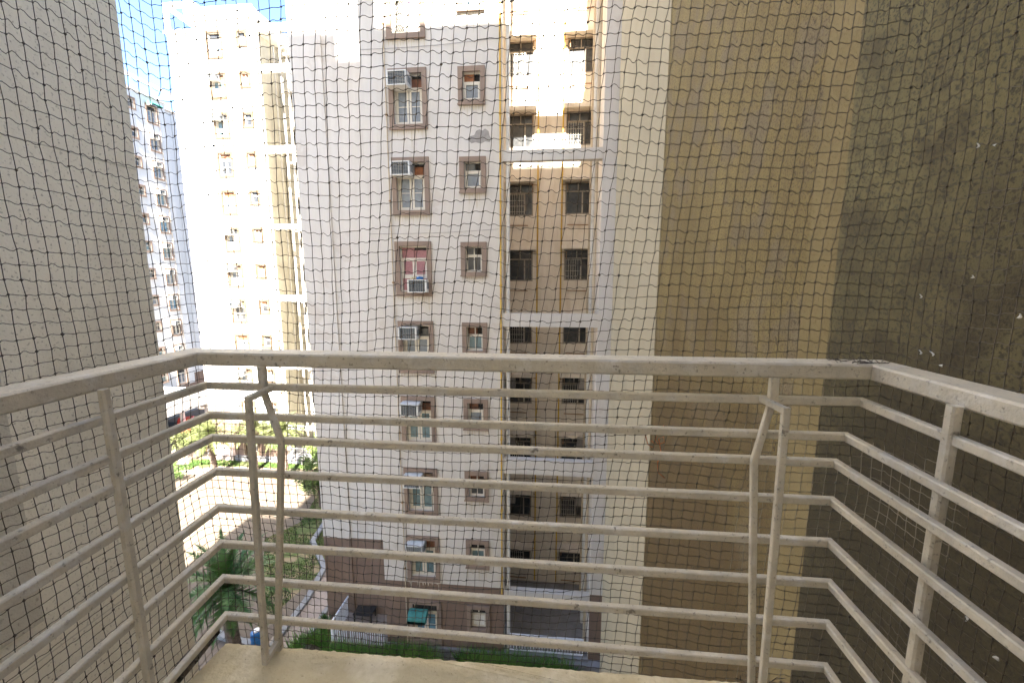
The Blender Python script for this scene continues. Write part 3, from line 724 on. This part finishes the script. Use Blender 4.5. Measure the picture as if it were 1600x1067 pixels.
PAVE = [(-13.0,14.0),(-12.7,16.3),(-12.0,18.2),(-12.3,20.3),(-14.5,23.4),(-13.9,23.6),(-10.6,19.0),(-9.6,15.9),(-9.6,14.9),(-6.0,14.6),(-6.0,12.0)]
sheet('pavement', [(-12.7,15.2),(-12.4,18.0),(-12.6,20.3),(-15,26),(-14.3,26.2),(-10.6,19.5),(-10.6,15.3),(-11.6,13)], .012, M['paving'])
def kerb(pts, w, h):
    m = MB(); m.sweep([(x, y, h/2) for x, y in pts], w, h, .01)
    tag(m.build('kerb', M['kerb']), kind='structure')
kerb([(-12.3,15.0),(-12.35,18.0),(-12.75,20.4),(-14.8,22.6),(-15.3,25.5)], .28, .16)
kerb([(-10.9,14.3),(-11.0,17.2),(-10.9,19.2)], .22, .14)
kerb([(-15.2,15.6),(-12.3,15.05)], .3, .2)

def blades(name, poly, n, h, z, m_, label, cat, w=.02, lean=.5, clump=None):
    xs = [p[0] for p in poly]; ys = [p[1] for p in poly]
    def inside(x, y):
        r_ = False; j = len(poly)-1
        for i in range(len(poly)):
            if (poly[i][1] > y) != (poly[j][1] > y) and x < (poly[j][0]-poly[i][0])*(y-poly[i][1])/(poly[j][1]-poly[i][1])+poly[i][0]: r_ = not r_
            j = i
        return r_
    m = MB(); c = 0
    while c < n:
        x = random.uniform(min(xs), max(xs)); y = random.uniform(min(ys), max(ys))
        if not inside(x, y): c += .2; continue
        if math.sin(x*2.1+1.3*math.sin(y*1.7))+math.sin(y*2.7+x) < -.75: c += .3; continue
        c += 1
        d = random.uniform(0, 6.28); hh = h*random.uniform(.4, 1.2); q = random.uniform(0, lean)*hh; e = random.uniform(0, 6.28)
        a = (x-w*math.cos(d), y-w*math.sin(d), z); b = (x+w*math.cos(d), y+w*math.sin(d), z)
        t = (x+q*math.cos(e), y+q*math.sin(e), z+hh)
        m.add([a, b, t], [(0, 1, 2)])
    return tag(m.build(name, m_), label, cat, kind='stuff')
blades('grass', LAWN, 26000, .09, .005, M['grass'], 'patchy green lawn grass between the sand and the paved strip', 'grass', .022)
blades('grass', LAWN2, 9000, .14, .005, M['grass'], 'green grass strip in front of the white tower', 'grass', .04)
blades('ground_cover', [(-11.3,15.0),(-10.9,15.7),(-9.7,15.7),(-9.7,15.1),(-7,15.1),(-7,15.42),(-2,15.42),(1.0,15.2),(1.0,14.6),(-10,14.6)], 14000, .80, 0, M['weeds'], 'rank green weeds along the plinth of the facing block', 'weeds', .03, .8)

# ------------------------------------------------------------------ plants
def palm(loc, h, label, cat, mt, nf=34, L_=2.0, r=.2, group=None, droop=1.0, seed=1, w=.02):
    rn = random.Random(seed)
    o = empty('palm_tree', loc); tag(o, label, cat, group)
    t = MB(); k = 26
    t.tube([(math.sin(i*.3)*.03, 0, h*i/k) for i in range(k+1)], r, 10, rf=lambda i: r*(1.15-.35*i/k)*(1+.16*(i % 2))*(1.3 if i == 0 else 1)); t.build('trunk', M['bark'], o)
    f = MB()
    for i in range(nf):
        az = i*2.399+rn.uniform(-.2,.2); el = R(80-100*(i/nf)**.9+rn.uniform(-8,8)); L0 = L_*rn.uniform(.8,1.1)
        p = Vector((0, 0, h)); d = Vector((math.cos(az)*math.cos(el), math.sin(az)*math.cos(el), math.sin(el))); pts = [p.copy()]; ds = [d.copy()]
        n = 12
        for j in range(n):
            d = (d+Vector((0, 0, -.10*droop*(.5+j/n)))).normalized(); p = p+d*L0/n; pts.append(p.copy()); ds.append(d.copy())
        f.tube(pts, .018, 4, caps=False, rf=lambda q: .02*(1-.8*q/n))
        for j in range(1, n+1):
            for s_ in (-1, 1):
                for q in range(3):
                    b = pts[j-1].lerp(pts[j], (q+rn.random()*.3)/3); dd = ds[j]; side = dd.cross(Vector((0, 0, 1))).normalized()*s_
                    up = side.cross(dd).normalized()
                    if up.z < 0: up = -up
                    ll = L_*.19*math.sin(math.pi*min(1, (j+q/3)/n*.85+.12))*rn.uniform(.8,1.15)+.04
                    tip = b+(side*.75+dd*.65+up*rn.uniform(-.05,.45))*ll
                    ww = dd*w*.6
                    f.add([tuple(b-ww), tuple(b+ww), tuple(tip)], [(0, 1, 2)])
    f.build('crown', mt, o)
    dd_ = MB()
    for i in range(7):
        az = i*.9+.3; pts = [Vector((0,0,h-.15))]
        for j in range(6): pts.append(pts[-1]+Vector((math.cos(az)*.13/(1+j*.5), math.sin(az)*.13/(1+j*.5), -.18)))
        dd_.tube(pts, .012, 4, caps=False)
        for j in range(1, 6):
            for q in range(5):
                a = rn.uniform(0, 6.28); dd_.add([tuple(pts[j]+Vector((0,0,.02))), tuple(pts[j]-Vector((0,0,.02))), tuple(pts[j]+Vector((math.cos(a)*.16, math.sin(a)*.16, -.18)))], [(0,1,2)])
    dd_.build('dry_skirt', M['dryleaf'], o)
    return o

palm((-13.3, 14.35, 0), 3.6, 'dark green date palm growing by the sand just beyond the balcony floor', 'palm tree', M['palm'], nf=40, L_=2.4, r=.23, seed=3, w=.07)

def tree(name, loc, h, rad, zc, n, leaf, mt, label, cat, group=None, seed=1, trunk_r=.12, squash=.75, mode='leaf'):
    rn = random.Random(seed); o = empty(name, loc); tag(o, label, cat, group)
    t = MB(); lean = rn.uniform(-.3,.3)
    t.tube([(lean*i/6*.6, math.sin(i)*.05, zc*i/6) for i in range(7)], trunk_r, 8, rf=lambda i: trunk_r*(1.2-.5*i/6))
    tips = []
    for i in range(9):
        a = i*2.4+rn.uniform(-.3,.3); z0 = zc*rn.uniform(.45,.9); p0 = Vector((lean*z0/zc*.6, 0, z0)); l = rad*rn.uniform(.5,.9)
        p1 = p0+Vector((math.cos(a)*l*.5, math.sin(a)*l*.5, l*.4)); p2 = p1+Vector((math.cos(a)*l*.5, math.sin(a)*l*.5, l*.25)); tips.append(p2); tips.append(p1)
        t.tube([p0, p1, p2], .05, 5, rf=lambda q: trunk_r*(.45-.14*q))
    t.build('trunk', M['bark'], o)
    cl = [(Vector((lean*.6, 0, zc))+Vector((rn.gauss(0,1)*rad*.55, rn.gauss(0,1)*rad*.55, rn.gauss(0,1)*rad*.38*squash)), rad*rn.uniform(.22,.42)) for _ in range(22)]+[(p, rad*.3) for p in tips]
    f = MB()
    for i in range(n):
        c, r_ = cl[rn.randrange(len(cl))]; d = Vector((rn.gauss(0,1), rn.gauss(0,1), rn.gauss(0,1))).normalized(); p = c+d*r_*rn.random()**.4*Vector((1,1,1)).length/1.73
        a = Vector((rn.gauss(0,1), rn.gauss(0,1), rn.gauss(0,.6)-.2)).normalized()*leaf; b = a.cross(Vector((rn.gauss(0,1), rn.gauss(0,1), rn.gauss(0,1)))).normalized()*leaf*.28
        f.add([tuple(p-a), tuple(p+b), tuple(p+a), tuple(p-b)], [(0,1,2,3)])
    f.build('crown', mt, o); return o
palm((-28.2, 30.4, 0), 3.4, 'olive green palm furthest left, in front of the white tower', 'palm tree', M['olive'], nf=46, L_=2.5, r=.2, seed=5, w=.05, droop=1.2)
palm((-25.4, 31.6, 0), 3.7, 'olive green palm in the middle of the lawn before the white tower', 'palm tree', M['olive'], nf=44, L_=2.3, r=.18, seed=8, w=.05, droop=1.2)
palm((-22.2, 31.0, 0), 3.9, 'olive green palm with a slim trunk at the right of the white tower lawn', 'palm tree', M['olive'], nf=44, L_=2.2, r=.17, seed=9, w=.05, droop=1.2)
tree('leafy_bush', (-16.6, 26.6, 0), 4, 1.55, 2.3, 9000, .10, M['bush'], 'tall shaggy dark green bush at the left corner of the facing block', 'bush', seed=4, squash=1.8, trunk_r=.08)
tree('leafy_bush', (-19.4, 31.6, 0), 3, 1.2, 2.3, 4500, .11, M['bush'], 'bright green bush against the white tower pipe shaft', 'bush', seed=6, squash=1.2, trunk_r=.07)
tree('leafy_bush', (-30.6, 29.0, 0), 1, .6, .55, 1800, .07, M['grass'], 'small bright green shrub at the edge of the sand by the left wall', 'bush', seed=12, trunk_r=.03)
tree('leafy_bush', (-32.5, 33.2, 0), 3, 1.6, 2.2, 5000, .11, M['olive'], 'yellowish green bushy tree behind the leftmost palm', 'tree', seed=14, trunk_r=.1)
# fallen frond
m = MB()
for i in range(14):
    a = -.6+i*.09; m.add([(0,0,.02),(.03,.02,.05),(math.cos(a)*.9, math.sin(a)*.9, .12+.1*math.sin(i))], [(0,1,2)])
tag(m.build('palm_frond', M['dryleaf'], None, (-22.9, 30.3, 0)), 'dry brown fallen palm frond at the foot of the slim trunked palm', 'palm frond')
# potted plants on the patio
def pot(x, y, z, s, label, seed):
    rn = random.Random(seed); o = empty('potted_plant', (x, y, z)); tag(o, label, 'potted plant')
    p = MB(); p.tube([(0,0,0),(0,0,.04),(0,0,.22*s),(0,0,.26*s),(0,0,.262*s)], .1, 12, rf=lambda i: [.09,.1,.14,.15,.13][i]*s); p.build('pot', M['board'], o)
    f = MB()
    for i in range(160):
        a = rn.uniform(0, 6.28); e = rn.uniform(.2,1.4); l = rn.uniform(.15,.5)*s; b = Vector((0,0,.26*s)); t = b+Vector((math.cos(a)*math.cos(e)*l, math.sin(a)*math.cos(e)*l, math.sin(e)*l)); sd = Vector((-math.sin(a), math.cos(a), 0))*.02
        f.add([tuple(b), tuple(b.lerp(t,.6)+sd), tuple(t), tuple(b.lerp(t,.6)-sd)], [(0,1,2,3)])
    f.build('leaves', M['palm'], o)
pot(-10.15, 15.9, 0, 1.3, 'leafy potted plant outside the corner of the white patio railing', 1)
pot(-10.5, 16.5, 0, 1.1, 'smaller potted plant beside the railing corner, further from the grass', 2)
pot(-10.1, 17.2, 0, .9, 'small potted plant next to the brown wall by the patio', 3)
# dark covered table on the patio
tb = empty('patio_table', (-8.6, 16.7, .5)); tag(tb, 'low dark table standing on the patio behind the white railing', 'table')
m = MB(); m.sweep([(-.45,0,.42),(.45,0,.42)], .6, .05, .015); m.build('table_top', M['dark'], tb)
for x in (-.4, .4):
    for y in (-.24, .24): m = MB(); m.box(x-.025, x+.025, y-.025, y+.025, 0, .395); m.build('leg', M['dark'], tb)
# blue drum
dr = empty('water_drum', (-12.95, 15.25, 0)); tag(dr, 'small bright blue plastic drum beside the grey kerb near the palm', 'drum')
m = MB(); zz = [0,.02,.2,.23,.26,.5,.53,.56,.75,.8]; rr = [.2,.24,.25,.265,.25,.25,.265,.25,.245,.2]
m.tube([(0,0,z) for z in zz], .2, 18, rf=lambda i: rr[i]); m.build('body', M['blue'], dr, smooth=False)
m = MB(); m.tube([(0,0,.8),(0,0,.86)], .13, 14); m.build('lid', M['whitemetal'], dr)

# ------------------------------------------------------------------ carport, red car, cabin
cpt = empty('carport', (-38.5, 39, 0)); tag(cpt, 'low white flat roofed carport at the foot of the far grey tower', 'carport')
m = MB(); m.box(-6.4, 0, -8, 3.2, 2.6, 4.2); m.build('roof', M['white'], cpt)
for y in (-7.5, -3.8, -.2, 2.9):
    m = MB(); m.box(-.6, -.3, y-.15, y+.15, 0, 2.6); m.build('column', M['cream2'], cpt)
m = MB(); m.box(-6.4, -6.2, -8, 3.2, 0, 2.6); m.build('wall', M['dark'], cpt)  # near-black colour stands in for the shade under the roof
m = MB(); m.box(-6.2, 0, -8, 3.2, 0, .02); m.build('floor', M['dark'], cpt)  # floor blackened in colour as well, for the carport shade
def car(loc, rz, label):
    o = empty('parked_car', loc, rz); tag(o, label, 'car')
    prof = [(-2.0,.35),(-2.05,.65),(-1.95,.88),(-1.3,.98),(-.75,1.38),(-.3,1.47),(.6,1.45),(1.2,1.32),(1.75,1.0),(2.0,.9),(2.05,.6),(2.0,.35)]
    m = MB(); n = len(prof)
    secs = []
    for w, sh in ((-.8, 0), (-.74, .04), (.74, .04), (.8, 0)):
        secs.append([(x*(1 if abs(w) < .79 else .985), w*(1 if z < 1.0 else .84), z+(sh if z > .9 else 0)*.4) for x, z in prof])
    vs = [p for s_ in secs for p in s_]
    fs = [(i*n+j, (i+1)*n+j, (i+1)*n+(j+1) % n, i*n+(j+1) % n) for i in range(3) for j in range(n)]+[tuple(range(n)), tuple(3*n+j for j in range(n))[::-1]]
    m.add(vs, fs); m.build('body', M['red'], o)
    for s_ in (-1, 1):
        g = MB(); y = s_*.79
        g.add([(-1.15,y*.94,1.0),(.05,y*.94,1.0),(.05,y*.87,1.36),(-.62,y*.87,1.36)], [(0,1,2,3)]); g.add([(.12,y*.94,1.0),(1.45,y*.94,1.0),(1.05,y*.87,1.32),(.12,y*.87,1.36)], [(0,1,2,3)])
        for v in range(len(g.v)): g.v[v] = (g.v[v][0], g.v[v][1]+s_*.03, g.v[v][2])
        g.build('side_window', M['glassdark'], o)
    g = MB(); g.add([(-1.27,-.6,1.03),(-1.27,.6,1.03),(-.8,.55,1.40),(-.8,-.55,1.40)], [(0,1,2,3)]); g.build('windscreen', M['glassdark'], o)
    for x in (-1.3, 1.3):
        for y in (-.74, .74):
            w = MB(); w.tube([(x,y-.1,.32),(x,y+.1,.32)], .32, 18); wo = w.build('wheel', M['black'], o)
            w = MB(); w.tube([(x,y-.11,.32),(x,y+.11,.32)], .18, 12); w.build('rim', M['acwhite'], wo)
    for y in (-.55, .55):
        g = MB(); g.box(-2.06, -1.98, y-.16, y+.16, .66, .78); g.build('headlight', M['whitemetal'], o)
car((-39.7, 39.9, 0), R(-50), 'red car parked in the shade under the white carport')
cb = empty('guard_cabin', (-37.4, 33.6, 0)); tag(cb, 'small white guard cabin with a dark flat roof left of the palms', 'cabin')
m = MB(); m.panel(-1.0, 1.0, 0, 1.9, -1.0, [(-.4,.4,.9,1.6)]); m.quad((1.0,-1,0),(1.0,1,0),(1.0,1,1.9),(1.0,-1,1.9)); m.quad((-1,1,0),(-1,-1,0),(-1,-1,1.9),(-1,1,1.9)); m.quad((1,1,0),(-1,1,0),(-1,1,1.9),(1,1,1.9)); m.build('wall', M['white'], cb)
m = MB(); m.box(-1.15, 1.15, -1.15, 1.15, 1.9, 2.06); m.build('roof', M['dark'], cb)
m = MB(); m.box(-.4, .4, -.82, -.8, .9, 1.6); m.build('window', M['glassdark'], cb)

# ------------------------------------------------------------------ light, sky, camera
el = math.atan(.84); az = (.068, -1.0)
sun = bpy.data.lights.new('sun', 'SUN'); sun.energy = 4.8; sun.angle = R(.6); sun.color = (1, .94, .83)
so = bpy.data.objects.new('sun', sun); col.objects.link(so)
so.rotation_euler = Vector((-.068, 1.0, -.84)).to_track_quat('-Z', 'Y').to_euler()
w = bpy.data.worlds.new('World'); sc.world = w; w.use_nodes = True; nt = w.node_tree
bg = nt.nodes['Background']; sk = nt.nodes.new('ShaderNodeTexSky'); sk.sky_type = 'NISHITA'; sk.sun_disc = False
sk.sun_elevation = el; sk.sun_rotation = math.atan2(.068, -1.0); sk.air_density = .85; sk.dust_density = .6; sk.ozone_density = 2.0
nt.links.new(sk.outputs[0], bg.inputs[0]); bg.inputs[1].default_value = .053
cam = bpy.data.cameras.new('camera'); cam.sensor_width = 36; cam.lens = 650/1600*36; cam.clip_start = .05; cam.clip_end = 2000
co = bpy.data.objects.new('camera', cam); col.objects.link(co); co.location = (0, 0, 16.2)
co.rotation_euler = (R(90-8.3), 0, R(5.7)); sc.camera = co
sc.view_settings.view_transform = 'Standard'; sc.view_settings.look = 'None'; sc.view_settings.exposure = 3.66; sc.view_settings.gamma = 1
sc.cycles.max_bounces = 8; sc.cycles.diffuse_bounces = 5
